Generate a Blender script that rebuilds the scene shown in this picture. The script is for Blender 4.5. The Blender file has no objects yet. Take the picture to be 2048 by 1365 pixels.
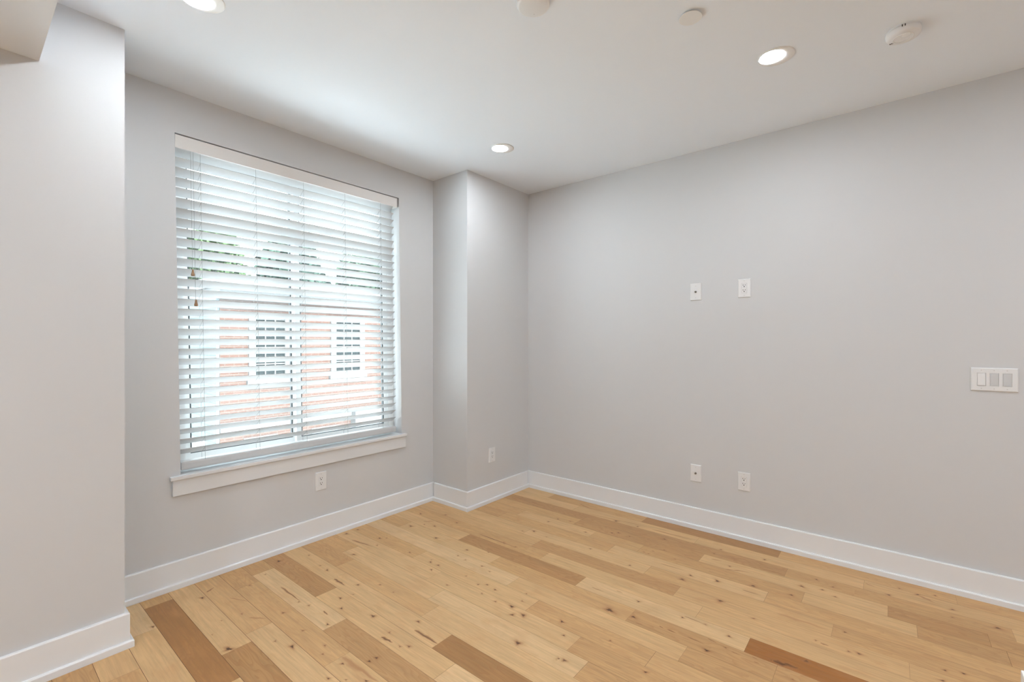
import bpy, bmesh, math, random
from mathutils import Vector, Matrix
random.seed(7)
sc = bpy.context.scene
COL = sc.collection

# ---------------------------------------------------------------- camera
F_PX, YAW, CAM_Z = 920.1, math.radians(39.386), 1.3344
cd = bpy.data.cameras.new('camera')
cd.sensor_width = 36.0
cd.lens = F_PX / 2048 * 36.0
cd.shift_y = 0.001
cd.clip_start = 0.02
cam = bpy.data.objects.new('camera', cd)
cam.location = (0, 0, CAM_Z)
cam.rotation_euler = (math.pi / 2, 0, YAW - math.pi / 2)
COL.objects.link(cam)
sc.camera = cam

# ---------------------------------------------------------------- sky, exposure
SKY = 4.2
SUN = 16.0
wd = bpy.data.worlds.new('sky'); sc.world = wd; wd.use_nodes = True
bgn = wd.node_tree.nodes['Background']
bgn.inputs[0].default_value = (0.84, 0.93, 1.0, 1)
bgn.inputs[1].default_value = SKY
sl_ = bpy.data.lights.new('sun', 'SUN'); sl_.energy = SUN; sl_.angle = math.radians(1.0); sl_.color = (.93, .975, 1.0)
so_ = bpy.data.objects.new('sun', sl_); so_.rotation_euler = (math.radians(40), 0, math.radians(-6)); COL.objects.link(so_)
vs = sc.view_settings
sc.display_settings.display_device = 'sRGB'
vs.view_transform = 'Standard'; vs.look = 'None'
vs.exposure = 0.86; vs.gamma = 1.0; vs.use_curve_mapping = False
sc.cycles.use_denoising = True
sc.cycles.max_bounces = 12; sc.cycles.diffuse_bounces = 8; sc.cycles.glossy_bounces = 4
sc.cycles.transparent_max_bounces = 16
sc.cycles.sample_clamp_indirect = 6.0

LAMP = 156.0            # strength of the glowing recessed-light lenses
LAMP_COL = (0.895, 0.945, 1.0)

# ---------------------------------------------------------------- room numbers (metres)
H = 2.70
XR, YW, YP = 3.385, 2.993, 2.585      # right wall, window wall, pier faces
XPL, XPR = 0.480, 2.590               # edges of the recess between the piers
XB, YB = -3.2, -3.4                   # far left and back walls behind the camera
LEAN = 0.0148                         # the window opening leans a little out of plumb
def shx(x, z): return x + LEAN * (1.5 - z)

# unseen lamps added as fill; the ceiling-height ones continue the grid in view
def fill_lamp(x, y, z, power, size=.12):
    l = bpy.data.lights.new('fill_lamp', 'AREA'); l.shape = 'DISK'; l.size = size
    l.energy = power; l.color = LAMP_COL
    o = bpy.data.objects.new('fill_lamp', l); o.location = (x, y, z); COL.objects.link(o)
for x, y in ((0.64, 0.42), (2.5, -1.27), (0.64, -1.27), (2.5, -2.6), (0.64, -2.6)): fill_lamp(x, y, H - .006, 5.2)
for x, y in ((-1.2, 1.4), (-1.2, -0.4), (-1.2, -2.2)): fill_lamp(x, y, 2.434, 12.0)  # fill lamps added at soffit height, off that grid

# ---------------------------------------------------------------- materials
def nodes(m):
    m.use_nodes = True
    nt = m.node_tree; nt.nodes.clear()
    return nt, nt.nodes.new, nt.links.new
def mat(name, col, rough=.5, metal=0.0, spec=.5, bump=0.0, bscale=200.0, var=0.0, vscale=3.0):
    m = bpy.data.materials.new(name); nt, N, L = nodes(m)
    out = N('ShaderNodeOutputMaterial'); b = N('ShaderNodeBsdfPrincipled')
    b.inputs['Roughness'].default_value = rough; b.inputs['Metallic'].default_value = metal
    b.inputs['Specular IOR Level'].default_value = spec
    b.inputs['Base Color'].default_value = (*col, 1)
    tc = N('ShaderNodeTexCoord')
    if var:
        n = N('ShaderNodeTexNoise'); n.inputs['Scale'].default_value = vscale; n.inputs['Detail'].default_value = 4
        L(tc.outputs['Object'], n.inputs['Vector'])
        mx = N('ShaderNodeMix'); mx.data_type = 'RGBA'
        mx.inputs[6].default_value = (*[c * (1 - var) for c in col], 1)
        mx.inputs[7].default_value = (*[min(1, c * (1 + var)) for c in col], 1)
        L(n.outputs['Fac'], mx.inputs[0]); L(mx.outputs[2], b.inputs['Base Color'])
    if bump:
        n = N('ShaderNodeTexNoise'); n.inputs['Scale'].default_value = bscale; n.inputs['Detail'].default_value = 3
        L(tc.outputs['Object'], n.inputs['Vector'])
        bp = N('ShaderNodeBump'); bp.inputs['Strength'].default_value = bump; bp.inputs['Distance'].default_value = .0006
        L(n.outputs['Fac'], bp.inputs['Height']); L(bp.outputs[0], b.inputs['Normal'])
    L(b.outputs[0], out.inputs[0])
    return m
def emit(name, col, s):
    m = bpy.data.materials.new(name); nt, N, L = nodes(m)
    out = N('ShaderNodeOutputMaterial'); e = N('ShaderNodeEmission')
    e.inputs[0].default_value = (*col, 1); e.inputs[1].default_value = s
    L(e.outputs[0], out.inputs[0]); return m
def glass_mat(name, tint=(.97, 1, .99), refl=.06):
    m = bpy.data.materials.new(name); nt, N, L = nodes(m)
    out = N('ShaderNodeOutputMaterial'); t = N('ShaderNodeBsdfTransparent'); g = N('ShaderNodeBsdfGlossy')
    t.inputs[0].default_value = (*tint, 1); g.inputs['Roughness'].default_value = .02
    mx = N('ShaderNodeMixShader'); mx.inputs[0].default_value = refl
    L(t.outputs[0], mx.inputs[1]); L(g.outputs[0], mx.inputs[2]); L(mx.outputs[0], out.inputs[0]); return m
def slat_mat(name, col):
    # painted slat that lets a little daylight through
    m = bpy.data.materials.new(name); nt, N, L = nodes(m)
    out = N('ShaderNodeOutputMaterial'); b = N('ShaderNodeBsdfPrincipled'); tr = N('ShaderNodeBsdfTranslucent')
    b.inputs['Base Color'].default_value = (*col, 1); b.inputs['Roughness'].default_value = .38
    tr.inputs[0].default_value = (*col, 1)
    mx = N('ShaderNodeMixShader'); mx.inputs[0].default_value = .28
    L(b.outputs[0], mx.inputs[1]); L(tr.outputs[0], mx.inputs[2]); L(mx.outputs[0], out.inputs[0]); return m
def wood_floor_mat():
    m = bpy.data.materials.new('plank_wood'); nt, N, L = nodes(m)
    out = N('ShaderNodeOutputMaterial'); b = N('ShaderNodeBsdfPrincipled')
    tc = N('ShaderNodeTexCoord')
    ct = N('ShaderNodeAttribute'); ct.attribute_name = 'tone'
    kn = N('ShaderNodeAttribute'); kn.attribute_name = 'mark'          # r: tone step, g: knot, b: plank id
    sep = N('ShaderNodeSeparateColor'); L(kn.outputs['Color'], sep.inputs[0])
    # shift the grain per plank
    off = N('ShaderNodeCombineXYZ')
    m1 = N('ShaderNodeMath'); m1.operation = 'MULTIPLY'; m1.inputs[1].default_value = 37.0
    m2 = N('ShaderNodeMath'); m2.operation = 'MULTIPLY'; m2.inputs[1].default_value = 61.0
    L(sep.outputs['Blue'], m1.inputs[0]); L(sep.outputs['Blue'], m2.inputs[0])
    L(m1.outputs[0], off.inputs[0]); L(m2.outputs[0], off.inputs[1])
    add = N('ShaderNodeVectorMath'); add.operation = 'ADD'
    L(tc.outputs['Object'], add.inputs[0]); L(off.outputs[0], add.inputs[1])
    def stretched(sx, sy, scale, detail, dist=0.0):
        mp = N('ShaderNodeMapping'); mp.inputs['Scale'].default_value = (sx, sy, 1)
        L(add.outputs[0], mp.inputs[0])
        n = N('ShaderNodeTexNoise'); n.inputs['Scale'].default_value = scale
        n.inputs['Detail'].default_value = detail; n.inputs['Distortion'].default_value = dist
        L(mp.outputs[0], n.inputs['Vector']); return n
    fine = stretched(26, 1.2, 4.0, 6, .3)       # fine long grain
    broad = stretched(5.0, .7, 2.2, 3, .9)      # broad figure
    blot = stretched(2.2, 1.1, 6.0, 4, .4)      # soft blotches
    # cathedral rings
    mpw = N('ShaderNodeMapping'); mpw.inputs['Scale'].default_value = (9, 1.5, 1); L(add.outputs[0], mpw.inputs[0])
    nz = N('ShaderNodeTexNoise'); nz.inputs['Scale'].default_value = 1.3; nz.inputs['Detail'].default_value = 2
    L(mpw.outputs[0], nz.inputs['Vector'])
    rg = N('ShaderNodeMath'); rg.operation = 'MULTIPLY'; rg.inputs[1].default_value = 16.0; L(nz.outputs['Fac'], rg.inputs[0])
    fr = N('ShaderNodeMath'); fr.operation = 'FRACT'; L(rg.outputs[0], fr.inputs[0])
    def mixc(fac, a, bcol, mode='MIX'):
        mx = N('ShaderNodeMix'); mx.data_type = 'RGBA'; mx.blend_type = mode
        if isinstance(fac, float): mx.inputs[0].default_value = fac
        else: L(fac, mx.inputs[0])
        L(a, mx.inputs[6])
        if isinstance(bcol, tuple): mx.inputs[7].default_value = (*bcol, 1)
        else: L(bcol, mx.inputs[7])
        return mx.outputs[2]
    def ramp(src, lo, hi, a, bb):
        r = N('ShaderNodeMapRange'); r.inputs[1].default_value = lo; r.inputs[2].default_value = hi
        r.inputs[3].default_value = a; r.inputs[4].default_value = bb; L(src, r.inputs[0]); return r.outputs[0]
    c = ct.outputs['Color']
    def times(src, c):
        cmb = N('ShaderNodeCombineColor')
        for i in range(3): L(src, cmb.inputs[i])
        return mixc(1.0, c, cmb.outputs[0], 'MULTIPLY')
    c = times(ramp(fine.outputs['Fac'], .28, .72, .85, 1.10), c)
    c = times(ramp(broad.outputs['Fac'], .3, .7, .93, 1.06), c)
    c = mixc(ramp(blot.outputs['Fac'], .52, .80, 0.0, .38), c, (.50, .25, .105))
    # rings fade in on the darker planks (mark.r)
    ringamt = N('ShaderNodeMath'); ringamt.operation = 'MULTIPLY'
    L(ramp(fr.outputs[0], .45, 1.0, 0, .52), ringamt.inputs[0]); L(sep.outputs['Red'], ringamt.inputs[1])
    c = mixc(ringamt.outputs[0], c, (.34, .16, .06))
    # knots: tan halo, red-brown rim, dark heart
    kfac = N('ShaderNodeMath'); kfac.operation = 'MULTIPLY'
    L(sep.outputs['Green'], kfac.inputs[0]); L(ramp(fine.outputs['Fac'], .3, .7, .75, 1.15), kfac.inputs[1])
    c = mixc(ramp(kfac.outputs[0], .02, .5, 0, .75), c, (.33, .145, .055))
    c = mixc(ramp(kfac.outputs[0], .5, .95, 0, .93), c, (.055, .024, .012))
    L(c, b.inputs['Base Color'])
    L(ramp(fine.outputs['Fac'], .2, .8, .42, .54), b.inputs['Roughness'])
    b.inputs['Specular IOR Level'].default_value = .32
    bp = N('ShaderNodeBump'); bp.inputs['Strength'].default_value = .10; bp.inputs['Distance'].default_value = .0006
    L(fine.outputs['Fac'], bp.inputs['Height']); L(bp.outputs[0], b.inputs['Normal'])
    L(b.outputs[0], out.inputs[0]); return m
def brick_mat():
    m = bpy.data.materials.new('brick'); nt, N, L = nodes(m)
    out = N('ShaderNodeOutputMaterial'); b = N('ShaderNodeBsdfPrincipled'); tc = N('ShaderNodeTexCoord')
    sx = N('ShaderNodeSeparateXYZ'); L(tc.outputs['Object'], sx.inputs[0])
    ad = N('ShaderNodeMath'); ad.operation = 'ADD'; L(sx.outputs[0], ad.inputs[0]); L(sx.outputs[1], ad.inputs[1])
    cb = N('ShaderNodeCombineXYZ'); L(ad.outputs[0], cb.inputs[0]); L(sx.outputs[2], cb.inputs[1])
    br = N('ShaderNodeTexBrick'); br.inputs['Scale'].default_value = 1.0
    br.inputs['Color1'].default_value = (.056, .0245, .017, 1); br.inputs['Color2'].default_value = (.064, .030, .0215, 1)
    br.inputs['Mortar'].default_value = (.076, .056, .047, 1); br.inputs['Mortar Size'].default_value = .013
    br.inputs['Brick Width'].default_value = .215; br.inputs['Row Height'].default_value = .073
    L(cb.outputs[0], br.inputs['Vector']); L(br.outputs['Color'], b.inputs['Base Color'])
    b.inputs['Roughness'].default_value = .9; L(b.outputs[0], out.inputs[0]); return m
def siding_mat():
    m = bpy.data.materials.new('clapboard'); nt, N, L = nodes(m)
    out = N('ShaderNodeOutputMaterial'); b = N('ShaderNodeBsdfPrincipled'); tc = N('ShaderNodeTexCoord')
    sx = N('ShaderNodeSeparateXYZ'); L(tc.outputs['Object'], sx.inputs[0])
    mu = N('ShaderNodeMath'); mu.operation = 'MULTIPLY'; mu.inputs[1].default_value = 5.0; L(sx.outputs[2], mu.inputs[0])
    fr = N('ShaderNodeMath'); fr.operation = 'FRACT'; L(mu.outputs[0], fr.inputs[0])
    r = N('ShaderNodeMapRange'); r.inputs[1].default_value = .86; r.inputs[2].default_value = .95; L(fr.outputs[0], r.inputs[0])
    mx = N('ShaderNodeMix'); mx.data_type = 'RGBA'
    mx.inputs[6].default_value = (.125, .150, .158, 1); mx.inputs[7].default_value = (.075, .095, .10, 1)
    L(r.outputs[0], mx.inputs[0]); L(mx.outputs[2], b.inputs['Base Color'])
    b.inputs['Roughness'].default_value = .8; L(b.outputs[0], out.inputs[0]); return m
def leaf_mat(name, c1, c2):
    return mat(name, tuple((a + b) / 2 for a, b in zip(c1, c2)), .8, var=.45, vscale=2.5)

M = dict(
    wall=mat('wall_paint', (.622, .630, .641), .62, bump=.10, bscale=160, spec=.3),
    ceil=mat('ceiling_paint', (.81, .86, .92), .85, bump=.06, bscale=140, spec=.2),
    trim=mat('trim_paint', (.785, .80, .815), .38, spec=.45),
    sill=mat('sill_paint', (.73, .745, .76), .34, spec=.5),
    plate=mat('white_plastic', (.77, .775, .78), .32),
    rocker=mat('rocker_plastic', (.77, .775, .78), .30),
    dimmer=mat('grey_plastic', (.60, .61, .62), .35),
    slot=mat('dark_slot', (.025, .022, .02), .6),
    screw=mat('screw_paint', (.62, .61, .60), .35),
    brass=mat('coax_metal', (.17, .14, .11), .35, metal=.8),
    slat=slat_mat('blind_slat', (.69, .695, .70)),
    valance=mat('blind_valance', (.74, .72, .70), .45, bump=.12, bscale=60),
    cord=mat('blind_cord', (.30, .30, .30), .8),
    tassel=mat('tassel_wood', (.33, .19, .10), .5, var=.15, vscale=90),
    vinyl=mat('window_vinyl', (.84, .86, .86), .35),
    gasket=mat('window_gasket', (.09, .10, .105), .6),
    glass=glass_mat('window_glass'),
    lens=emit('lamp_lens', LAMP_COL, LAMP),
    ring=mat('lamp_trim', (.80, .80, .79), .4),
    under=mat('subfloor', (.10, .055, .028), .9),
    floor=wood_floor_mat(),
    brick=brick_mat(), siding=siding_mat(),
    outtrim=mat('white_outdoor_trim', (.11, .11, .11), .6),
    roof=mat('grey_roof', (.07, .075, .08), .9, var=.2, vscale=6),
    pane=mat('house_pane', (.016, .020, .021), .25, spec=.12, var=.3, vscale=1.2),
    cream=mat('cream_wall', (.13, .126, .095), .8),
    bounceroof=mat('bounce_white', (.80, .81, .82), .8, var=.03, vscale=.8),  # bright surface of the added bounce roof
    ground=mat('street', (.34, .34, .33), .9, var=.1, vscale=.6),
    bark=mat('bark', (.16, .12, .09), .9),
    leafa=leaf_mat('leaf_bright', (.030, .062, .018), (.05, .085, .03)),
    leafb=leaf_mat('leaf_deep', (.014, .036, .024), (.022, .05, .034)),
    leafc=leaf_mat('leaf_mid', (.02, .046, .026), (.034, .064, .034)),
    quartz=mat('white_countertop', (.80, .79, .77), .25),
    cabinet=mat('cabinet_paint', (.74, .74, .73), .4),
)

# ---------------------------------------------------------------- object helpers
def link(name, bm, m, parent=None, smooth=False, mats=None):
    me = bpy.data.meshes.new(name)
    bmesh.ops.recalc_face_normals(bm, faces=bm.faces[:])
    bm.to_mesh(me); bm.free()
    for mm in (mats or [m]): me.materials.append(mm)
    if smooth:
        for p in me.polygons: p.use_smooth = True
    o = bpy.data.objects.new(name, me); COL.objects.link(o)
    if parent: o.parent = parent
    return o
def struct(o): o['kind'] = 'structure'; return o
def tag(o, label, cat, group=None):
    o['label'] = label; o['category'] = cat
    if group: o['group'] = group
    return o
def thing(name, label, cat, loc=(0, 0, 0), rotz=0.0, group=None):
    o = bpy.data.objects.new(name, None); COL.objects.link(o); o.empty_display_size = .05
    o.location = loc; o.rotation_euler = (0, 0, rotz)
    return tag(o, label, cat, group)
def box(bm, x0, x1, y0, y1, z0, z1, bev=0.0, lean=False):
    vs_ = [bm.verts.new((shx(x, z) if lean else x, y, z)) for z in (z0, z1) for y in (y0, y1) for x in (x0, x1)]
    fs = [(0, 2, 3, 1), (4, 5, 7, 6), (0, 1, 5, 4), (2, 6, 7, 3), (0, 4, 6, 2), (1, 3, 7, 5)]
    faces = [bm.faces.new([vs_[i] for i in f]) for f in fs]
    if bev:
        es = list({e for f in faces for e in f.edges})
        bmesh.ops.bevel(bm, geom=es, offset=bev, segments=2, profile=.6, affect='EDGES')
    return faces
def sweep(bm, prof, path, cap=True):
    """prof: list of (outward, z); path: list of (x,y) with room on the left side; mitred corners."""
    n = len(path); rings = []
    for i, p in enumerate(path):
        p = Vector(p)
        d0 = (p - Vector(path[i - 1])).normalized() if i > 0 else None
        d1 = (Vector(path[i + 1]) - p).normalized() if i < n - 1 else None
        if d0 is None: nn = Vector((-d1.y, d1.x)); s = 1
        elif d1 is None: nn = Vector((-d0.y, d0.x)); s = 1
        else:
            n0, n1 = Vector((-d0.y, d0.x)), Vector((-d1.y, d1.x))
            nn = (n0 + n1).normalized(); s = 1 / max(.2, nn.dot(n0))
        rings.append([bm.verts.new((p.x + nn.x * s * o, p.y + nn.y * s * o, z)) for o, z in prof])
    k = len(prof)
    for a, b in zip(rings, rings[1:]):
        for j in range(k):
            bm.faces.new([a[j], b[j], b[(j + 1) % k], a[(j + 1) % k]])
    if cap:
        bm.faces.new(rings[0]); bm.faces.new(rings[-1][::-1])
def lathe(bm, prof, seg=32, cx=0, cy=0, close=True):
    """prof: (radius, z) top to bottom around the z axis"""
    rings = []
    for r, z in prof:
        if r < 1e-6: rings.append([bm.verts.new((cx, cy, z))])
        else: rings.append([bm.verts.new((cx + r * math.cos(2 * math.pi * i / seg), cy + r * math.sin(2 * math.pi * i / seg), z)) for i in range(seg)])
    for a, b in zip(rings, rings[1:]):
        for i in range(seg):
            j = (i + 1) % seg
            if len(a) == 1 and len(b) == 1: continue
            if len(a) == 1: bm.faces.new([a[0], b[i], b[j]])
            elif len(b) == 1: bm.faces.new([a[i], b[0], a[j]])
            else: bm.faces.new([a[i], b[i], b[j], a[j]])
    return rings
def tube(bm, pts, r, seg=6):
    rings = []
    for i, p in enumerate(pts):
        p = Vector(p)
        d = (Vector(pts[min(i + 1, len(pts) - 1)]) - Vector(pts[max(i - 1, 0)])).normalized()
        u = d.orthogonal().normalized(); v = d.cross(u)
        rr = r[i] if isinstance(r, (list, tuple)) else r
        rings.append([bm.verts.new(p + (u * math.cos(2 * math.pi * k / seg) + v * math.sin(2 * math.pi * k / seg)) * rr) for k in range(seg)])
    for a, b in zip(rings, rings[1:]):
        for k in range(seg):
            bm.faces.new([a[k], a[(k + 1) % seg], b[(k + 1) % seg], b[k]])
    bm.faces.new(rings[0]); bm.faces.new(rings[-1])
def dup(root, loc, rotz, label, group=None):
    r = root.copy(); COL.objects.link(r); r.location = loc; r.rotation_euler = (0, 0, rotz)
    r['label'] = label
    if group: r['group'] = group
    for ch in list(root.children):
        c = ch.copy(); COL.objects.link(c); c.parent = r
        for g in list(ch.children):
            d = g.copy(); COL.objects.link(d); d.parent = c
    return r

# ================================================================ the setting
# window wall with its leaning opening
OX0, OX1, OZ0, OZ1 = .7805, 2.2535, .588, 2.471      # opening, x given at z = 1.5
WT = .20                                             # wall thickness
def window_wall():
    bm = bmesh.new()
    x0, x1 = XPL - .0, XPR + .0
    for y in (YW, YW + WT):
        o = [(x0, 0), (x1, 0), (x1, H), (x0, H)]
        i = [(shx(OX0, OZ0), OZ0), (shx(OX1, OZ0), OZ0), (shx(OX1, OZ1), OZ1), (shx(OX0, OZ1), OZ1)]
        ov = [bm.verts.new((x, y, z)) for x, z in o]; iv = [bm.verts.new((x, y, z)) for x, z in i]
        for k in range(4):
            j = (k + 1) % 4
            bm.faces.new([ov[k], ov[j], iv[j], iv[k]])
        if y == YW: fo, fi = ov, iv
        else:
            for k in range(4):
                j = (k + 1) % 4
                bm.faces.new([fi[k], fi[j], iv[j], iv[k]]); bm.faces.new([fo[k], fo[j], ov[j], ov[k]])
    return bm
struct(link('wall_window', window_wall(), M['wall']))
bm = bmesh.new(); box(bm, XB, XPL, YP, YW + WT, 0, H); struct(link('wall_left', bm, M['wall']))
bm = bmesh.new(); box(bm, XPR, XR, YP, YW + WT, 0, H); struct(link('wall_pier', bm, M['wall']))
bm = bmesh.new(); box(bm, XR, XR + .15, YB, YW + WT, 0, H); struct(link('wall_right', bm, M['wall']))
bm = bmesh.new(); box(bm, XB - .15, XB, YB, YW + WT, 0, H); struct(link('wall_far_left', bm, M['wall']))
bm = bmesh.new(); box(bm, XB - .15, XR + .15, YB - .15, YB, 0, H); struct(link('wall_back', bm, M['wall']))
bm = bmesh.new(); box(bm, XB - .15, XR + .15, YB - .15, YW + WT, H, H + .12); struct(link('ceiling', bm, M['ceil']))
bm = bmesh.new(); box(bm, XB, .218, YB, YP, 2.440, H); struct(link('ceiling_soffit', bm, M['ceil']))
# baseboards: board + shoe moulding, mitred round the piers
BOARD = [(0.0, .0), (.0155, .0), (.0155, .145), (.0125, .149), (.0, .149)]
SHOE = [(.0155, .0005), (.0286, .0005), (.0286, .027), (.0245, .0315), (.0155, .0315)]
def base(name, path):
    bm = bmesh.new(); sweep(bm, BOARD, path); o = struct(link(name, bm, M['trim']))
    bm = bmesh.new(); sweep(bm, SHOE, path); link('shoe_moulding', bm, M['trim'], o)
# path order keeps the room on the left-hand side
base('baseboard_right', [(XR, YB + .01), (XR, YP)])
base('baseboard_pier', [(XR - .0286, YP), (XPR, YP), (XPR, YW - .0286)])
base('baseboard_window', [(XPR, YW), (XPL, YW)])
base('baseboard_left', [(XPL, YW - .0286), (XPL, YP), (XB, YP)])

# floor: every plank its own face, marks in the wood as thin inlays
JOINTS={4: [2.64], 5: [2.874, 1.997], 6: [2.196], 7: [2.27], 8: [2.719, 1.795], 9: [2.809, 2.024], 10: [2.322, 1.393], 11: [2.426, 1.542], 12: [2.541, 1.761], 13: [2.681, 1.853, 0.971], 14: [2.011, 1.079], 15: [2.281, 1.398], 16: [1.62, 0.684], 17: [2.737, 1.865, 0.978], 18: [2.248, 1.331, 0.485], 19: [1.664, 0.728], 20: [1.812, 0.881, -0.062], 21: [1.977, 1.095, 0.205], 22: [2.315, 1.393, 0.5], 23: [2.225, 1.593, 1.244, 0.35, -0.098, -0.389], 24: [0.9, 0.007, -0.345], 25: [1.786, 0.464], 26: [1.947, 1.002, 0.11], 27: [2.264, 1.423, 0.535, -0.267]}
TONES=[(0.563,2.803,0),(0.515,2.566,1),(0.662,2.898,2),(0.677,2.619,4.3),(0.763,2.606,0.8),(0.878,2.666,1.6),(0.832,2.219,1),(1.006,2.832,2.2),(1,2.571,1.8),(0.828,2.105,3.4),(0.717,1.974,1),(1.156,2.861,2.3),(1.183,2.508,0.3),(1.252,2.61,3.1),(1.29,2.209,1.4),(1.383,2.654,1),(1.34,2.258,1),(1.514,2.766,2.3),(1.501,2.372,1.6),(1.627,2.831,2),(1.606,2.383,0.8),(1.77,2.935,3),(1.796,2.751,1.2),(1.156,1.865,2.6),(1.04,1.729,1.3),(1.245,1.683,1),(1.408,1.413,3.9),(1.509,1.664,1),(2.09,2.853,2),(2.035,2.53,0.2),(2.214,2.429,1),(2.256,2.114,3.2),(2.31,2.234,2),(2.396,2.547,2.4),(1.895,2.144,1),(1.8,1.914,0.8),(1.779,2.211,0.8),(1.663,1.778,0.3),(1.623,1.434,0.3),(2.087,1.621,2.2),(1.984,1.442,1.3),(1.485,1.406,0.8),(1.326,1.306,0.2),(2.263,1.649,3.3),(3.026,2.061,3),(2.867,2.382,2),(2.829,2.061,1),(3.009,1.601,3),(3.082,1.64,0.9),(2.736,2.061,2),(2.754,1.633,2),(2.466,1.983,1.6),(2.382,1.736,2),(2.348,1.546,1),(2.561,1.686,1),(2.087,1.534,2),(2.211,1.145,0.4),(1.99,1.415,1.2),(1.754,0.978,2.1),(1.974,0.948,1),(2.097,0.931,2.8),(1.651,0.932,2.2),(3.005,1.54,3),(3.128,1.212,1.3),(3.272,1.215,3),(3.372,1.198,2.3),(3.219,0.9,1.2),(2.956,1.05,2.9),(3,0.839,2.3),(2.513,1.016,2.6),(2.514,0.777,1.2),(2.674,0.95,0.9),(2.282,0.762,1.4),(2.303,0.6,1.3),(2.106,0.839,2.5),(2.024,0.585,2.4),(1.958,0.813,1.1),(1.829,0.823,2),(2.255,0.556,0.6),(3.306,0.571,3.6),(3.315,0.376,2),(3.083,0.421,2.1),(2.869,0.681,2.1),(2.737,0.373,2),(2.832,0.258,1.2),(2.637,0.299,0.6),(2.524,0.532,1.6),(2.24,0.431,5.5),(2.544,0.139,2.7),(2.382,0.259,1.2),(2.534,0.192,1.6),(3.321,-0.186,2),(3.187,-0.285,1.4),(2.99,-0.141,3.2),(2.894,0.023,1.1),(2.847,-0.184,2.6),(3.371,-0.302,2.2),(2.936,-0.416,2.8),(2.531,-0.135,2.2),(2.504,-0.02,1.6),(2.729,-0.238,2),(0.925,1.934,0.8),(2.736,2.061,2)]
KNOTS=[(0.598,2.667,0.014),(0.828,2.77,0.016),(0.903,2.456,0.007),(1.037,2.71,0.009),(0.764,2.219,0.026),(0.915,2.117,0.008),(0.82,2.472,0.005),(0.753,2.385,0.004),(1.142,2.769,0.008),(1.263,2.872,0.026),(1.83,2.921,0.015),(1.743,2.919,0.02),(1.848,2.678,0.015),(1.876,2.644,0.009),(1.771,2.599,0.009),(1.6,2.599,0.015),(1.418,2.807,0.009),(1.396,2.626,0.009),(1.393,2.541,0.012),(1.416,2.257,0.012),(1.131,2.343,0.009),(1.147,2.272,0.009),(1.284,2.21,0.012),(1.238,2.121,0.012),(1.301,1.943,0.018),(1.494,2.165,0.008),(1.493,2.044,0.007),(1.036,2.308,0.012),(1.346,2.19,0.006),(0.945,2.022,0.018),(1.03,2.096,0.009),(1.04,1.918,0.008),(1.006,1.872,0.008),(1.127,2.051,0.011),(1.274,1.774,0.009),(1.138,1.675,0.016),(1.107,1.68,0.012),(1.028,1.753,0.01),(0.948,1.719,0.01),(1.271,1.628,0.011),(1.246,1.658,0.007),(1.414,1.739,0.012),(0.988,1.659,0.006),(1.035,1.592,0.01),(2.111,2.681,0.02),(2.418,2.648,0.013),(2.31,2.814,0.013),(2.366,2.468,0.012),(2.193,2.63,0.009),(2.218,2.546,0.014),(2.092,2.386,0.016),(2.096,2.095,0.014),(2.161,1.967,0.009),(2.005,2.082,0.009),(1.994,2.006,0.008),(2.003,1.874,0.01),(1.984,1.797,0.007),(1.864,2.167,0.008),(1.844,2.084,0.012),(1.841,2.15,0.012),(1.782,2.074,0.01),(1.842,2.351,0.009),(1.876,2.643,0.008),(1.845,2.678,0.015),(1.416,2.257,0.013),(1.493,2.164,0.009),(1.726,1.876,0.009),(1.838,1.75,0.01),(1.866,1.71,0.011),(1.86,1.866,0.007),(1.412,1.738,0.013),(1.592,1.273,0.026),(1.792,1.473,0.018),(1.738,1.427,0.016),(1.77,1.383,0.02),(1.856,1.641,0.011),(1.783,1.67,0.008),(1.773,1.567,0.009),(1.863,1.461,0.008),(1.933,1.488,0.007),(2.325,1.982,0.014),(2.326,1.883,0.014),(2.605,1.939,0.016),(2.556,2.003,0.009),(2.582,1.814,0.008),(2.614,1.491,0.011),(2.81,1.957,0.012),(2.898,1.931,0.01),(2.921,1.836,0.01),(2.82,1.649,0.012),(3.147,1.583,0.02),(2.926,1.5,0.012),(2.955,1.464,0.012),(1.847,1.207,0.015),(1.765,1.145,0.011),(1.865,0.964,0.009),(2.077,1.076,0.028),(2.098,0.961,0.02),(2.24,0.998,0.013),(1.622,1.074,0.014),(1.628,1.053,0.016),(3.143,1.574,0.024),(3.059,1.176,0.016),(2.898,1.116,0.008),(2.603,0.9,0.022),(2.678,0.878,0.013),(2.711,0.743,0.022),(3.047,0.854,0.01),(3.136,0.839,0.01),(2.936,0.736,0.01),(2.569,1.199,0.011),(2.512,0.674,0.024),(2.838,1.167,0.007),(2.785,1.174,0.007),(2.788,1.206,0.007),(2.819,1.019,0.007),(3.147,1.409,0.013),(2.952,1.38,0.01),(2.244,0.774,0.01),(2.257,0.673,0.009),(2.235,0.562,0.013),(2.072,0.611,0.018),(2.142,0.555,0.009),(1.779,0.762,0.011),(2.78,0.577,0.018),(2.944,0.371,0.018),(2.807,0.401,0.013),(3.08,0.318,0.011),(3.043,0.239,0.011),(2.934,0.221,0.011),(3.16,0.591,0.013),(2.971,0.28,0.011),(2.454,0.508,0.009),(2.178,0.37,0.026),(2.266,0.269,0.02),(2.463,0.101,0.012),(2.452,0.136,0.009),(2.606,0.157,0.009),(2.451,0.255,0.008),(2.108,0.295,0.008),(3.234,-0.114,0.016),(3.135,0.004,0.015),(3.163,-0.242,0.013),(3.255,-0.042,0.01),(3.281,-0.184,0.01),(3.075,-0.235,0.009),(2.605,0.158,0.011),(3.093,-0.389,0.02),(2.559,-0.173,0.011),(2.583,-0.23,0.011),(2.476,-0.16,0.011)]
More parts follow.
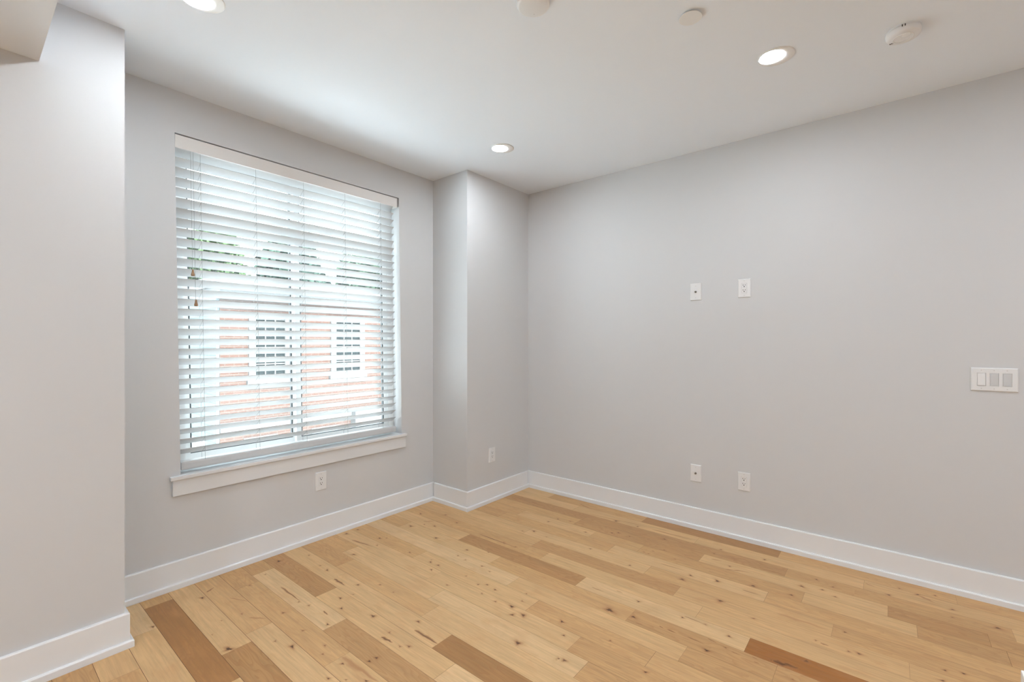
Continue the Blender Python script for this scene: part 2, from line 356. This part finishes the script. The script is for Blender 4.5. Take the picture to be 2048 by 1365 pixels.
STREAKS=[(0.862,2.811,0.905,2.839,0.01,0.8),(0.92,2.658,0.969,2.545,0.006,0.45),(1.71,2.8,1.743,2.603,0.012,0.8),(1.366,2.42,1.368,2.305,0.012,0.9),(1.137,2.564,1.139,2.344,0.009,0.8),(1.169,2.171,1.167,2.121,0.006,0.9),(1.233,1.778,1.242,1.704,0.012,0.9),(1.049,1.796,1.062,1.55,0.024,0.4),(2.223,2.678,2.282,2.615,0.008,0.6),(2.323,2.208,2.326,1.856,0.006,1),(1.361,1.701,1.363,1.54,0.014,0.85),(3.279,1.972,3.242,1.835,0.008,0.7),(2.208,1.253,2.21,1.175,0.004,0.8),(2.263,1.133,2.262,1.094,0.004,0.6),(2.708,1.068,2.715,0.926,0.004,0.8),(2.883,0.749,2.934,0.619,0.01,0.6),(2.262,0.773,2.258,0.672,0.004,0.9),(2.108,0.798,2.105,0.754,0.006,0.8),(2.109,0.836,2.103,0.813,0.005,0.8),(2.113,0.709,2.108,0.631,0.004,0.9),(2.158,0.633,2.151,0.59,0.004,0.9),(2.13,0.528,2.13,0.49,0.004,0.8),(2.063,0.932,2.066,0.897,0.005,0.7),(2.881,0.748,2.934,0.626,0.01,0.6),(3.048,0.753,3.097,0.678,0.008,0.5),(2.7,0.616,2.702,0.517,0.004,0.9),(3.023,0.575,3.031,0.464,0.004,0.8),(2.18,0.381,2.196,0.286,0.03,0.9),(2.22,0.411,2.219,0.355,0.014,0.3),(2.443,0.238,2.441,0.206,0.008,0.7),(2.132,0.526,2.129,0.494,0.004,0.8),(2.152,0.451,2.148,0.427,0.005,0.8),(2.124,0.439,2.124,0.415,0.004,0.8),(3.228,-0.117,3.19,-0.179,0.014,0.5),(3.205,0.108,3.19,0.06,0.006,0.6),(3.077,-0.014,3.075,-0.054,0.005,0.5),(3.14,1.796,3.193,1.291,0.012,0.35),(3.164,1.306,3.17,1.004,0.016,0.45),(2.574,0.434,2.577,0.214,0.02,0.3),(2.878,-0.105,2.87,-0.226,0.01,0.35),(0.912,2.396,0.963,2.324,0.01,0.4),(2.963,0.849,2.975,0.789,0.008,0.5)]

S0, PT = .010, .1197
PAL = [(.690, .478, .262), (.640, .418, .208), (.580, .354, .162), (.485, .282, .124), (.380, .200, .078), (.352, .142, .036)]
def tone_rgb(t):
    t = max(0, min(4.999, t)); i = int(t); f = t - i
    return tuple(a + (b - a) * f for a, b in zip(PAL[i], PAL[i + 1]))
def build_floor():
    bm = bmesh.new()
    tl = bm.loops.layers.float_color.new('tone'); ml = bm.loops.layers.float_color.new('mark')
    rnd = random.Random(21)
    planks = []
    k0, k1 = int((XB - S0) // PT), int((XR - S0) // PT) + 1
    for k in range(k0, k1 + 1):
        xa, xb = S0 + PT * k, S0 + PT * (k + 1)
        xa, xb = max(xa, XB), min(xb, XR)
        if xb - xa < .004: continue
        ytop, ybot = (YW if XPL < (xa + xb) / 2 < XPR else YP) , YB
        js = sorted(JOINTS.get(k, []), reverse=True)
        if not js: js = [ytop - rnd.uniform(.2, .8)]
        y = js[-1]
        while y > ybot + .5:
            y -= rnd.choice([.45, .62, .88, .88, .90, 1.2]); js.append(y)
        js = [j for j in js if ybot + .05 < j < ytop - .03]
        while js and js[0] < ytop - 1.45: js.insert(0, js[0] + .89)
        ed = [ytop] + js + [ybot]
        gap = .0012 if k <= 8 else (.0008 if k <= 12 else rnd.choice([.0003, .00045, .0006, .0008]))
        for yt, yb in zip(ed, ed[1:]):
            t = None
            for tx, ty, tt in TONES:
                if xa <= tx <= xb and yb <= ty <= yt: t = tt
            if t is None: t = rnd.choice([.8, 1.0, 1.2, 1.4, 1.8, 2.1, 2.6])
            col = tone_rgb(t + rnd.uniform(-.12, .12)); ring = max(0.12, min(1.0, (t - 1.2) / 2.2)); pid = rnd.random()
            planks.append((xa, xb, yb, yt, col, ring, pid))
            g2 = rnd.choice([.0002, .0003, .0005])
            f = bm.faces.new([bm.verts.new(p) for p in ((xa + gap, yb + g2, 0), (xb - .0002, yb + g2, 0), (xb - .0002, yt - g2, 0), (xa + gap, yt - g2, 0))])
            for lp in f.loops: lp[tl] = (*col, 1); lp[ml] = (ring, 0, pid, 1)
    # dark tongue-and-groove bed below the gaps
    f = bm.faces.new([bm.verts.new(p) for p in ((XB, YB, -.0025), (XR, YB, -.0025), (XR, YW, -.0025), (XB, YW, -.0025))]); f.material_index = 1
    def find(x, y):
        for p in planks:
            if p[0] <= x <= p[1] and p[2] <= y <= p[3]: return p
    def inlay(pl, pts_rings, vals, z):
        xa, xb, yb, yt, col, ring, pid = pl
        cl = lambda p: (min(max(p[0], xa + .0009), xb - .0006), min(max(p[1], yb + .0006), yt - .0006), z)
        rs = [[bm.verts.new(cl(p)) for p in r] for r in pts_rings]
        def col_face(f, vmap):
            for lp in f.loops: lp[tl] = (*col, 1); lp[ml] = (ring, vmap[lp.vert], pid, 1)
        vm = {v: val for r, val in zip(rs, vals) for v in r}
        c = rs[0]; n = len(rs[1])
        for i in range(n):
            j = (i + 1) % n
            col_face(bm.faces.new([c[0], rs[1][i], rs[1][j]]), vm)
        for a, b in zip(rs[1:], rs[2:]):
            for i in range(n):
                j = (i + 1) % n
                col_face(bm.faces.new([a[i], b[i], b[j], a[j]]), vm)
    zc = [.00004]
    for x, y, s in KNOTS:
        pl = find(x, y)
        if not pl: continue
        zc[0] += .0000004
        n = 18; ph = rnd.uniform(0, 6.28); el = rnd.uniform(1.25, 1.9); tilt = rnd.uniform(-.5, .5)
        wob = [1 + .28 * math.sin(3 * 2 * math.pi * i / n + ph) + rnd.uniform(-.18, .18) for i in range(n)]
        def ring_(rad):
            out = []
            for i in range(n):
                a = 2 * math.pi * i / n
                u, v = rad * wob[i] * math.cos(a) * .5, rad * wob[i] * math.sin(a) * .5 * el
                out.append((x + u * math.cos(tilt) - v * math.sin(tilt), y + u * math.sin(tilt) + v * math.cos(tilt)))
            return out
        dark = .95 if s > .0095 else .8
        inlay(pl, [[(x, y)], ring_(s * .42), ring_(s * .80), ring_(s * 1.5), ring_(s * 3.0)], [dark, dark * .95, .42, .13, 0], zc[0])
    for x0, y0, x1, y1, w, d in STREAKS:
        pl = find((x0 + x1) / 2, (y0 + y1) / 2)
        if not pl: continue
        zc[0] += .0000004
        a, b = Vector((x0, y0)), Vector((x1, y1)); L_ = (b - a).length; u = (b - a).normalized(); nrm = Vector((-u.y, u.x))
        n = 28; cen = (a + b) / 2
        wob = [rnd.uniform(.7, 1.3) for i in range(n)]
        def ring_(k, ex):
            out = []
            for i in range(n):
                t = 2 * math.pi * i / n
                p = cen + u * (math.cos(t) * L_ / 2 * ex) + nrm * (math.sin(t) * w / 2 * k * wob[i] * (1 - .45 * math.cos(t)) + .12 * w * math.sin(2.2 * math.cos(t) * 3))
                out.append((p.x, p.y))
            return out
        inlay(pl, [[tuple(cen)], ring_(.45, .9), ring_(.9, .97), ring_(1.7, 1.04)], [d * .95, d * .85, d * .4, 0], zc[0])
    return bm
fb = build_floor()
me = bpy.data.meshes.new('floor')
fb.normal_update()
for f in fb.faces:
    if f.normal.z < 0: f.normal_flip()
fb.to_mesh(me); fb.free()
me.materials.append(M['floor']); me.materials.append(M['under'])
fo = bpy.data.objects.new('floor', me); COL.objects.link(fo); struct(fo)

# ================================================================ window
wf = bmesh.new()
FY0, FY1 = 3.095, 3.165
fz0, fz1 = OZ0 + .02, OZ1
box(wf, OX0, OX0 + .052, FY0, FY1, fz0, fz1, lean=True); box(wf, OX1 - .052, OX1, FY0, FY1, fz0, fz1, lean=True)
box(wf, OX0 + .052, OX1 - .052, FY0, FY1, fz0, fz0 + .045, lean=True); box(wf, OX0 + .052, OX1 - .052, FY0, FY1, fz1 - .045, fz1, lean=True)
win = struct(link('window_1', wf, M['vinyl']))
XM = 1.487
def sash(xa, xb, ya, yb):
    z0, z1 = fz0 + .045, fz1 - .045
    r = .034
    bm = bmesh.new()
    box(bm, xa, xa + r, ya, yb, z0, z1, lean=True); box(bm, xb - r, xb, ya, yb, z0, z1, lean=True)
    box(bm, xa + r, xb - r, ya, yb, z0, z0 + r, lean=True); box(bm, xa + r, xb - r, ya, yb, z1 - r, z1, lean=True)
    s = link('window_sash', bm, M['vinyl'], win)
    g = bmesh.new(); q = .009; yy0, yy1 = ya + .006, yb - .006
    xi, xj, zi, zj = xa + r, xb - r, z0 + r, z1 - r
    box(g, xi, xi + q, yy0, yy1, zi, zj, lean=True); box(g, xj - q, xj, yy0, yy1, zi, zj, lean=True)
    box(g, xi + q, xj - q, yy0, yy1, zi, zi + q * .6, lean=True); box(g, xi + q, xj - q, yy0, yy1, zj - q, zj, lean=True)
    link('gasket', g, M['gasket'], s)
    p = bmesh.new(); ym = (ya + yb) / 2
    box(p, xi + q, xj - q, ym - .002, ym + .002, zi + q * .6, zj - q, lean=True)
    link('window_glass', p, M['glass'], s)
sash(OX0 + .052, XM + .010, 3.132, 3.162)
sash(XM - .018, OX1 - .052, 3.100, 3.130)

# stool and apron
sl = bmesh.new(); box(sl, .743, 2.297, YW - .030, YW, .588, .608, bev=.003)
box(sl, shx(OX0, .6) + .0005, shx(OX1, .6) - .0005, YW, FY0 + .01, .588, .608)
sill = struct(link('trim_1', sl, M['sill']))
ap = bmesh.new(); box(ap, .754, 2.294, YW - .018, YW, .5006, .588, bev=.0015); link('sill_apron', ap, M['sill'], sill)

# ================================================================ blind
blind = thing('window_blind', 'white wide-slat horizontal blind, half open, filling the window opening', 'blind', (1.517, 3.02, 2.46))
def bl(name, bm, m, smooth=False, parent=None):
    bmesh.ops.translate(bm, verts=bm.verts[:], vec=Vector((-1.517, -3.02, -2.46)))
    return link(name, bm, m, parent or blind, smooth)
SX0, SX1 = .787, 2.2165           # slat ends at z = 1.5
vb = bmesh.new(); box(vb, shx(.7825, 2.43), shx(2.2400, 2.43), 2.997, 3.006, 2.394, 2.4655, bev=.002)
box(vb, shx(2.232, 2.43), shx(2.2400, 2.43), 3.006, 3.055, 2.394, 2.4655)
bl('valance', vb, M['valance'])
hb = bmesh.new(); box(hb, shx(.79, 2.42), shx(2.225, 2.42), 3.012, 3.065, 2.412, 2.462); bl('headrail', hb, M['vinyl'])
SW, TH = .0625, math.radians(34)
def slat(ze, tilt):
    """room-side edge at height ze, sloping down towards the glass"""
    bm = bmesh.new(); n = 6; t = .0028; sec = []
    for i in range(n + 1):
        s = i / n; cr = .0022 * (1 - (2 * s - 1) ** 2)
        sec.append((s * SW, cr + t / 2))
    for i in range(n, -1, -1):
        s = i / n; cr = .0022 * (1 - (2 * s - 1) ** 2)
        sec.append((s * SW, cr - t / 2))
    c, s_ = math.cos(tilt), math.sin(tilt); rings = []
    zc = ze - SW * .5 * s_
    for x in (shx(SX0, zc), shx(SX1, zc)):
        rings.append([bm.verts.new((x, 3.013 + u * c + v * s_, ze - u * s_ + v * c)) for u, v in sec])
    k = len(sec)
    for j in range(k): bm.faces.new([rings[0][j], rings[1][j], rings[1][(j + 1) % k], rings[0][(j + 1) % k]])
    bm.faces.new(rings[0]); bm.faces.new(rings[1][::-1])
    return bm
NS, PITCH, ZTOP = 30, .05535, 2.3485
for i in range(-1, NS):
    extra = math.radians({4: 8, 5: 10, 6: 4}.get(i, 0))       # a few slats hang steeper
    o = bl('slat', slat(ZTOP - i * PITCH, TH + extra + random.uniform(-.012, .012)), M['slat'])
zr = ZTOP - NS * PITCH
rb = bmesh.new(); box(rb, shx(SX0, .65) + .001, shx(SX1, .65) - .001, 3.010, 3.072, zr - .062, zr - .016, bev=.010)
bl('bottom_rail', rb, M['slat'])
LX = [.9045, 1.1990, 1.4965, 1.7970, 2.0935]
for x in LX:
    bm = bmesh.new()
    for y in (3.0115, 3.0690):
        zz = 2.41 if y < 3.03 else 2.40
        tube(bm, [(shx(x, zz), y, zz), (shx(x, zr - .02), y, zr - .02)], .00075, 5)
    for i in range(NS):
        ze = ZTOP - i * PITCH - .004
        tube(bm, [(shx(x, ze), 3.0115, ze), (shx(x, ze), 3.0690, ze - .0575 * math.tan(TH))], .0006, 4)
    bl('ladder_cord', bm, M['cord'])
def pull(x, zt):
    bm = bmesh.new(); tube(bm, [(shx(x, 2.40), 3.0085, 2.40), (shx(x, 2.0), 3.0072, 2.0), (shx(x, zt), 3.0065, zt)], .0008, 5)
    c = bl('pull_cord', bm, M['cord'])
    bm = bmesh.new(); lathe(bm, [(0, .002), (.0042, 0), (.0048, -.006), (.0062, -.016), (.0088, -.026), (.0095, -.031), (.0078, -.036), (0, -.037)], 16)
    bmesh.ops.translate(bm, verts=bm.verts[:], vec=Vector((shx(x, zt), 3.0000, zt)))
    bl('tassel', bm, M['tassel'], True, c)
pull(.8565, 1.738); pull(.8690, 1.571)

# ================================================================ plates on the walls (built facing -y, centre at the origin)
def wall_plate(bm, w, h, hole=None, d=.0065):
    """rounded cover plate with sloped rim; hole = list of (x0,x1,z0,z1)"""
    xs = sorted({-w / 2 + .004, w / 2 - .004} | {v for q in (hole or []) for v in q[:2]})
    zs = sorted({-h / 2 + .004, h / 2 - .004} | {v for q in (hole or []) for v in q[2:]})
    gv = {(x, z): bm.verts.new((x, -d, z)) for x in xs for z in zs}
    def inh(x, z): return any(q[0] < x < q[1] and q[2] < z < q[3] for q in (hole or []))
    for xa, xb in zip(xs, xs[1:]):
        for za, zb in zip(zs, zs[1:]):
            if not inh((xa + xb) / 2, (za + zb) / 2):
                bm.faces.new([gv[xa, za], gv[xb, za], gv[xb, zb], gv[xa, zb]])
    for q in (hole or []):
        for (a, b) in (((q[0], q[2]), (q[1], q[2])), ((q[1], q[2]), (q[1], q[3])), ((q[1], q[3]), (q[0], q[3])), ((q[0], q[3]), (q[0], q[2]))):
            va, vb_ = bm.verts.new((a[0], -d, a[1])), bm.verts.new((b[0], -d, b[1]))
            bm.faces.new([va, vb_, bm.verts.new((b[0], -.001, b[1])), bm.verts.new((a[0], -.001, a[1]))])
    loops = []
    for ins, y in ((.004, -d), (.0015, -d * .72), (0, -d * .35), (0, 0)):
        x, z = w / 2 - ins, h / 2 - ins
        loops.append([bm.verts.new((a, y, b)) for a, b in ((-x, -z), (x, -z), (x, z), (-x, z))])
    for a, b in zip(loops, loops[1:]):
        for i in range(4): bm.faces.new([a[i], a[(i + 1) % 4], b[(i + 1) % 4], b[i]])
    bm.faces.new(loops[-1])
    bmesh.ops.remove_doubles(bm, verts=bm.verts[:], dist=.00005)
def disc_y(bm, cx, cz, r, y0, y1, seg=14):
    a = [bm.verts.new((cx + r * math.cos(6.2832 * i / seg), y0, cz + r * math.sin(6.2832 * i / seg))) for i in range(seg)]
    b = [bm.verts.new((cx + r * .82 * math.cos(6.2832 * i / seg), y1, cz + r * .82 * math.sin(6.2832 * i / seg))) for i in range(seg)]
    for i in range(seg): bm.faces.new([a[i], a[(i + 1) % seg], b[(i + 1) % seg], b[i]])
    bm.faces.new(b)
def screws(root, pts):
    for x, z in pts:
        bm = bmesh.new(); disc_y(bm, x, z, .0032, -.0060, -.0072); box(bm, x - .0024, x + .0024, -.0074, -.0070, z - .0004, z + .0004)
        link('screw', bm, M['screw'], root)
def outlet(label):
    r = thing('wall_outlet', label, 'outlet', group='wall outlets')
    bm = bmesh.new(); wall_plate(bm, .0775, .1240, [(-.0172, .0172, -.0338, .0338)]); link('cover_plate', bm, M['plate'], r)
    bm = bmesh.new(); box(bm, -.0166, .0166, -.0074, -.0012, -.0332, .0332, bev=.001); rc = link('receptacle', bm, M['plate'], r)
    for zc in (.0178, -.0150):
        bm = bmesh.new()
        box(bm, -.0080, -.0052, -.0079, -.0062, zc - .0010, zc + .0075); box(bm, .0052, .0078, -.0079, -.0062, zc, zc + .0070)
        disc_y(bm, 0, zc - .0072, .0040, -.0062, -.0079, 10)
        link('socket_slots', bm, M['slot'], rc)
    screws(r, [(0, .0484), (0, -.0484)])
    return r
def jack(label):
    r = thing('cable_plate', label, 'cable outlet', group='cable plates on the right wall')
    bm = bmesh.new(); wall_plate(bm, .0770, .1220); link('cover_plate', bm, M['plate'], r)
    bm = bmesh.new()
    disc_y(bm, 0, 0, .0078, -.0062, -.0092, 6)
    tmp = bmesh.new(); lathe(tmp, [(0, .0205), (.0030, .0205), (.0046, .0195), (.0046, .006), (.0046, .004)], 14)
    mm = bpy.data.meshes.new('t'); tmp.transform(Matrix.Rotation(math.radians(90), 4, 'X')); tmp.to_mesh(mm); tmp.free(); bm.from_mesh(mm)
    link('coaxial_connector', bm, M['brass'], r)
    screws(r, [(0, .0420), (0, -.0420)])
    return r
RW = -math.pi / 2          # plates on the right wall face -x
o1 = outlet('white double outlet in the wall under the window sill')
o1.location = (1.594, YW, .3885)
dup(o1, (2.881, YP, .3885), 0, 'white double outlet on the narrow pier beside the corner')
dup(o1, (XR, .7555, 1.6965), RW, 'white double outlet high on the right wall beside the upper cable plate')
dup(o1, (XR, .7570, .3945), RW, 'white double outlet low on the right wall beside the lower cable plate')
j1 = jack('white cable plate with dark connector high on the right wall')
j1.location = (XR, 1.0732, 1.6935); j1.rotation_euler = (0, 0, RW)
dup(j1, (XR, 1.0732, .3945), RW, 'white cable plate with dark connector low on the right wall near baseboard')

# triple switch
sw = thing('light_switch', 'white three-gang light switch plate at the right edge of the wall', 'light switch', (XR, -.4124, 1.1415), RW)
bm = bmesh.new(); holes = [(c - .0167, c + .0167, -.0333, .0333) for c in (-.046, 0, .046)]
wall_plate(bm, .1700, .1200, holes, .0070); link('cover_plate', bm, M['plate'], sw)
for c, kind in ((-.046, 0), (0, 1), (.046, 2)):
    bm = bmesh.new()
    box(bm, c - .0163, c + .0163, -.0048, -.0010, -.0329, .0329)
    fr = link('switch_frame', bm, M['plate'], sw)
    bm = bmesh.new()
    a = .0030 if kind == 0 else -.0012
    pts = [(-.0300, -.0078 - max(a, 0)), (0, -.0082), (.0300, -.0078 + max(a, 0) * .4)]
    vsn = []
    for z, y in pts: vsn.append([bm.verts.new((c - .0135, y, z)), bm.verts.new((c + .0135, y, z)), bm.verts.new((c + .0135, -.0040, z)), bm.verts.new((c - .0135, -.0040, z))])
    for p_, q_ in zip(vsn, vsn[1:]):
        for i in range(4): bm.faces.new([p_[i], p_[(i + 1) % 4], q_[(i + 1) % 4], q_[i]])
    bm.faces.new(vsn[0]); bm.faces.new(vsn[-1])
    rk = link('rocker', bm, M['rocker'] if kind == 0 else M['dimmer'], sw)
    if kind: rk['label'] = 'greyer rocker'
screws(sw, [(c, z) for c in (-.046, 0, .046) for z in (.0470, -.0470)])

# ================================================================ ceiling things (built hanging down from z = 0)
def recessed(label):
    r = thing('recessed_light', label, 'ceiling light', group='recessed ceiling lights')
    R, ri = .0775, .0530; ox, oy = -.0125, .0155       # the lamp is aimed, so its lens sits off-centre in the ring
    bm = bmesh.new(); seg = 48; loops = []
    def circ(rad, z, cx=0, cy=0): return [bm.verts.new((cx + rad * math.cos(6.28319 * i / seg), cy + rad * math.sin(6.28319 * i / seg), z)) for i in range(seg)]
    loops = [circ(R, 0), circ(R, -.0025), circ(R - .003, -.0045), circ(ri + .004, -.0045, ox, oy), circ(ri, -.0030, ox, oy), circ(ri, -.0008, ox, oy)]
    for a, b in zip(loops, loops[1:]):
        for i in range(seg): bm.faces.new([a[i], a[(i + 1) % seg], b[(i + 1) % seg], b[i]])
    link('trim_ring', bm, M['ring'], r, True)
    bm = bmesh.new(); bm.faces.new([bm.verts.new((ox + ri * math.cos(6.28319 * i / seg), oy + ri * math.sin(6.28319 * i / seg), -.0022)) for i in range(seg)][::-1])
    ln = link('lens', bm, M['lens'], r); ln['label'] = 'glowing white lens'
    return r
l1 = recessed('glowing recessed ceiling light near the corner above the pier')
l1.location = (2.462, 2.106, H)
dup(l1, (2.500, .4185, H), 0, 'glowing recessed ceiling light nearest the smoke alarm')
dup(l1, (.633, 2.112, H), 0, 'recessed ceiling light cut by the top of the photo above the window')

d = thing('ceiling_detector', 'low round white detector disc cut by the top photo edge', 'detector', (1.481, 1.106, H))
bm = bmesh.new(); lathe(bm, [(.0665, 0), (.0665, -.012), (.0640, -.017), (.0560, -.0205), (.030, -.0225), (0, -.023)], 48); link('housing', bm, M['plate'], d, True)
bm = bmesh.new(); lathe(bm, [(.0032, -.016), (.0032, -.0218), (0, -.0222)], 10, .0330, .0200); link('indicator', bm, M['screw'], d)

c = thing('sprinkler_cover', 'small plain white round sprinkler cover plate on the ceiling', 'sprinkler cover', (1.963, .645, H))
bm = bmesh.new(); lathe(bm, [(.0330, 0), (.0330, -.0075), (.0300, -.0075)], 40); link('cup', bm, M['screw'], c, True)
bm = bmesh.new(); lathe(bm, [(0, -.0078), (.0450, -.0078), (.0455, -.0090), (.0445, -.0098), (0, -.0100)], 48); link('cover_disc', bm, M['ring'], c)

s = thing('smoke_alarm', 'round white smoke alarm with vents and dark slots on the ceiling', 'smoke alarm', (2.643, -.046, H), math.radians(-98))
bm = bmesh.new(); lathe(bm, [(.0595, 0), (.0595, -.006), (.0560, -.007)], 56); link('mounting_plate', bm, M['plate'], s, False)
bm = bmesh.new(); lathe(bm, [(.0550, -.0065), (.0610, -.0075), (.0620, -.0110), (.0605, -.0240), (.0570, -.0300), (.0480, -.0335), (.0180, -.0350), (0, -.0350)], 56); link('housing', bm, M['plate'], s, True)
bm = bmesh.new(); lathe(bm, [(.0175, -.0345), (.0170, -.0372), (.0140, -.0382), (0, -.0385)], 28, .012, -.020); link('test_button', bm, M['ring'], s, True)
bm = bmesh.new(); lathe(bm, [(.0385, -.0342), (.0375, -.0358), (.0350, -.0362), (.0325, -.0358), (.0315, -.0346)], 40); link('sounder_ring', bm, M['ring'], s, True)
bm = bmesh.new()
for i in (-1, 0, 1): box(bm, -.0410 + i * .0058 - .0020, -.0410 + i * .0058 + .0020, .010, .017, -.0345, -.0330)
link('indicator_slots', bm, M['slot'], s)
bm = bmesh.new()
for a in (274, 283): 
    ca, sa = math.cos(math.radians(a)), math.sin(math.radians(a))
    p = Vector((ca * .0612, sa * .0612, -.010)); t_ = Vector((-sa, ca, 0)) * .0016; n_ = Vector((ca, sa, 0)) * .0016
    v8 = [bm.verts.new(p + t_ * i + n_ * j + Vector((0, 0, k * .0045))) for k in (-1, 1) for j in (-1, 1) for i in (-1, 1)]
    for f in [(0, 2, 3, 1), (4, 5, 7, 6), (0, 1, 5, 4), (2, 6, 7, 3), (0, 4, 6, 2), (1, 3, 7, 5)]: bm.faces.new([v8[i] for i in f])
link('side_vents', bm, M['slot'], s)

# counter whose corner just enters the picture at the lower right
k = thing('kitchen_counter', 'white countertop corner just visible at the lower right photo edge', 'counter', (.56, -.7, 0))
bm = bmesh.new(); box(bm, -.31, .309, -.62, .5705, .884, .915, bev=.002); link('countertop', bm, M['quartz'], k)
bm = bmesh.new(); box(bm, -.29, .27, -.60, .54, .0, .884); link('cabinet_body', bm, M['cabinet'], k)

# ================================================================ outside the window
bm = bmesh.new(); box(bm, -60, 80, 3.6, 90, -6.2, -6.0); struct(link('ground', bm, M['ground']))
YF = 13.0
bm = bmesh.new(); box(bm, -12, 22, 3.35, YF - .5, -2.9, -2.5); box(bm, -12, 22, YF - .9, YF - .5, -2.5, -2.35)  # unseen roof added to throw sunlight up through the slats onto the ceiling
tag(link('bounce_roof', bm, M['bounceroof']), 'unseen pale flat roof added below the window to bounce sunlight indoors', 'roof')
hs = thing('brick_house', 'red brick building with white-trimmed windows seen through the blind', 'building', (7.5, YF, -6))
def hp(name, bm, m, parent=None):
    bmesh.ops.translate(bm, verts=bm.verts[:], vec=Vector((-7.5, -YF, 6)))
    return link(name, bm, m, parent or hs)
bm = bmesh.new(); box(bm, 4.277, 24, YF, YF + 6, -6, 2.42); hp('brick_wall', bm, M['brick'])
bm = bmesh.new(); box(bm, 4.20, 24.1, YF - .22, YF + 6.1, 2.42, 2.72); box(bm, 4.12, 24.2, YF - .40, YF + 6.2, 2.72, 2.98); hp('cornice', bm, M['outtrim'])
bm = bmesh.new(); box(bm, 4.6, 23.7, YF + .1, YF + 5.7, 2.98, 3.10); hp('roof', bm, M['roof'])
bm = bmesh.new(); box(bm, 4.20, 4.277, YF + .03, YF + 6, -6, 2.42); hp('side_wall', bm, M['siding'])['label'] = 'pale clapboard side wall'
bm = bmesh.new(); box(bm, 4.27, 24, YF - .06, YF, -.95, -.72); hp('belt_course', bm, M['outtrim'])
def hwin(x0, x1, z0, z1, cols=3):
    """double-hung window: casing, sill, two sashes with muntins, panes"""
    bm = bmesh.new(); cw = .165
    box(bm, x0 - cw, x0, YF - .06, YF + .05, z0, z1 + .15); box(bm, x1, x1 + cw, YF - .06, YF + .05, z0, z1 + .15)
    box(bm, x0, x1, YF - .06, YF + .05, z1, z1 + .15)
    box(bm, x0 - cw - .05, x1 + cw + .05, YF - .11, YF + .05, z0 - .13, z0)
    w = hp('window', bm, M['outtrim'])
    bm = bmesh.new(); zm = (z0 + z1) / 2; mw = .014
    box(bm, x0, x1, YF - .035, YF - .005, zm - .045, zm + .045)
    for i in range(1, cols):
        x = x0 + (x1 - x0) * i / cols
        box(bm, x - mw, x + mw, YF - .030, YF - .005, z0, z1)
    for zz in (z0 + .03, (z0 + zm) / 2, (zm + z1) / 2, z1 - .03): box(bm, x0, x1, YF - .028, YF - .006, zz - .014, zz + .014)
    hp('window_bars', bm, M['outtrim'], w)
    bm = bmesh.new(); box(bm, x0, x1, YF - .008, YF + .02, z0, z1); hp('pane', bm, M['pane'], w)
for a in ((5.10, 5.865, .33, 1.98), (7.39, 8.195, .33, 1.98), (9.7, 10.5, .33, 1.98), (11.9, 12.7, .33, 1.98),
          (4.98, 5.50, -2.95, -1.33), (6.80, 7.28, -2.95, -1.33), (9.7, 10.5, -2.95, -1.33), (11.9, 12.7, -2.95, -1.33)):
    hwin(*a)
bm = bmesh.new(); box(bm, 7.90, 8.84, YF - .28, YF, -1.40, -.82); hp('white_box', bm, M['outtrim'])

h3 = thing('rooftop_shed', 'small cream shed with white corner post low at the left of the blind', 'shed', (2.05, 10.6, -2.5))
bm = bmesh.new(); box(bm, -.95, .80, -.6, .9, 0, 1.86); link('wall', bm, M['cream'], h3)
bm = bmesh.new(); box(bm, -1.05, .95, -.75, 1.0, 1.86, 1.98); link('roof', bm, M['outtrim'], h3)
bm = bmesh.new(); box(bm, .62, .84, -.64, -.6, 0, 1.86); link('corner_post', bm, M['outtrim'], h3)

def tree(label, x, y, zb, zt, r, m, seed):
    rn = random.Random(seed)
    t = thing('leafy_tree', label, 'tree', (x, y, -6), group='trees behind the houses')
    bm = bmesh.new(); tube(bm, [(0, 0, 0), (.1, 0, (zb + 6) * .6), (0, .1, (zb + zt) / 2 + 6)], [.28, .2, .07], 8); link('trunk', bm, M['bark'], t)
    bm = bmesh.new(); cz, hz = (zb + zt) / 2 + 6, (zt - zb) / 2
    for i in range(4200):
        while True:
            p = Vector((rn.uniform(-1, 1), rn.uniform(-1, 1), rn.uniform(-1, 1)))
            if .45 < p.length < 1: break
        q = Vector((p.x * r, p.y * r, cz + p.z * hz))
        q += Vector((math.sin(p.z * 5 + seed), math.cos(p.x * 6 + seed), math.sin(p.x * 4 + p.y * 5 + seed) * .6)) * r * .12
        n = Vector((rn.uniform(-1, 1), rn.uniform(-1, 1), rn.uniform(-.2, 1))).normalized(); u = n.orthogonal().normalized(); v = n.cross(u)
        s_ = rn.uniform(.14, .26)
        bm.faces.new([bm.verts.new(q + u * s_), bm.verts.new(q + v * s_ * .55), bm.verts.new(q - u * s_), bm.verts.new(q - v * s_ * .55)])
    link('crown', bm, m, t)
tree('bright green tree beyond the brick building, seen through the upper left slats', 7.3, 23.5, 1.6, 6.5, 1.65, M['leafa'], 3)
tree('dark green tree beyond the brick building, seen through the middle slats', 11.3, 24.0, 1.6, 7.0, 1.75, M['leafb'], 9)
tree('mid green tree beyond the brick building, seen through the right slats', 15.5, 24.0, 1.6, 6.8, 1.8, M['leafc'], 14)
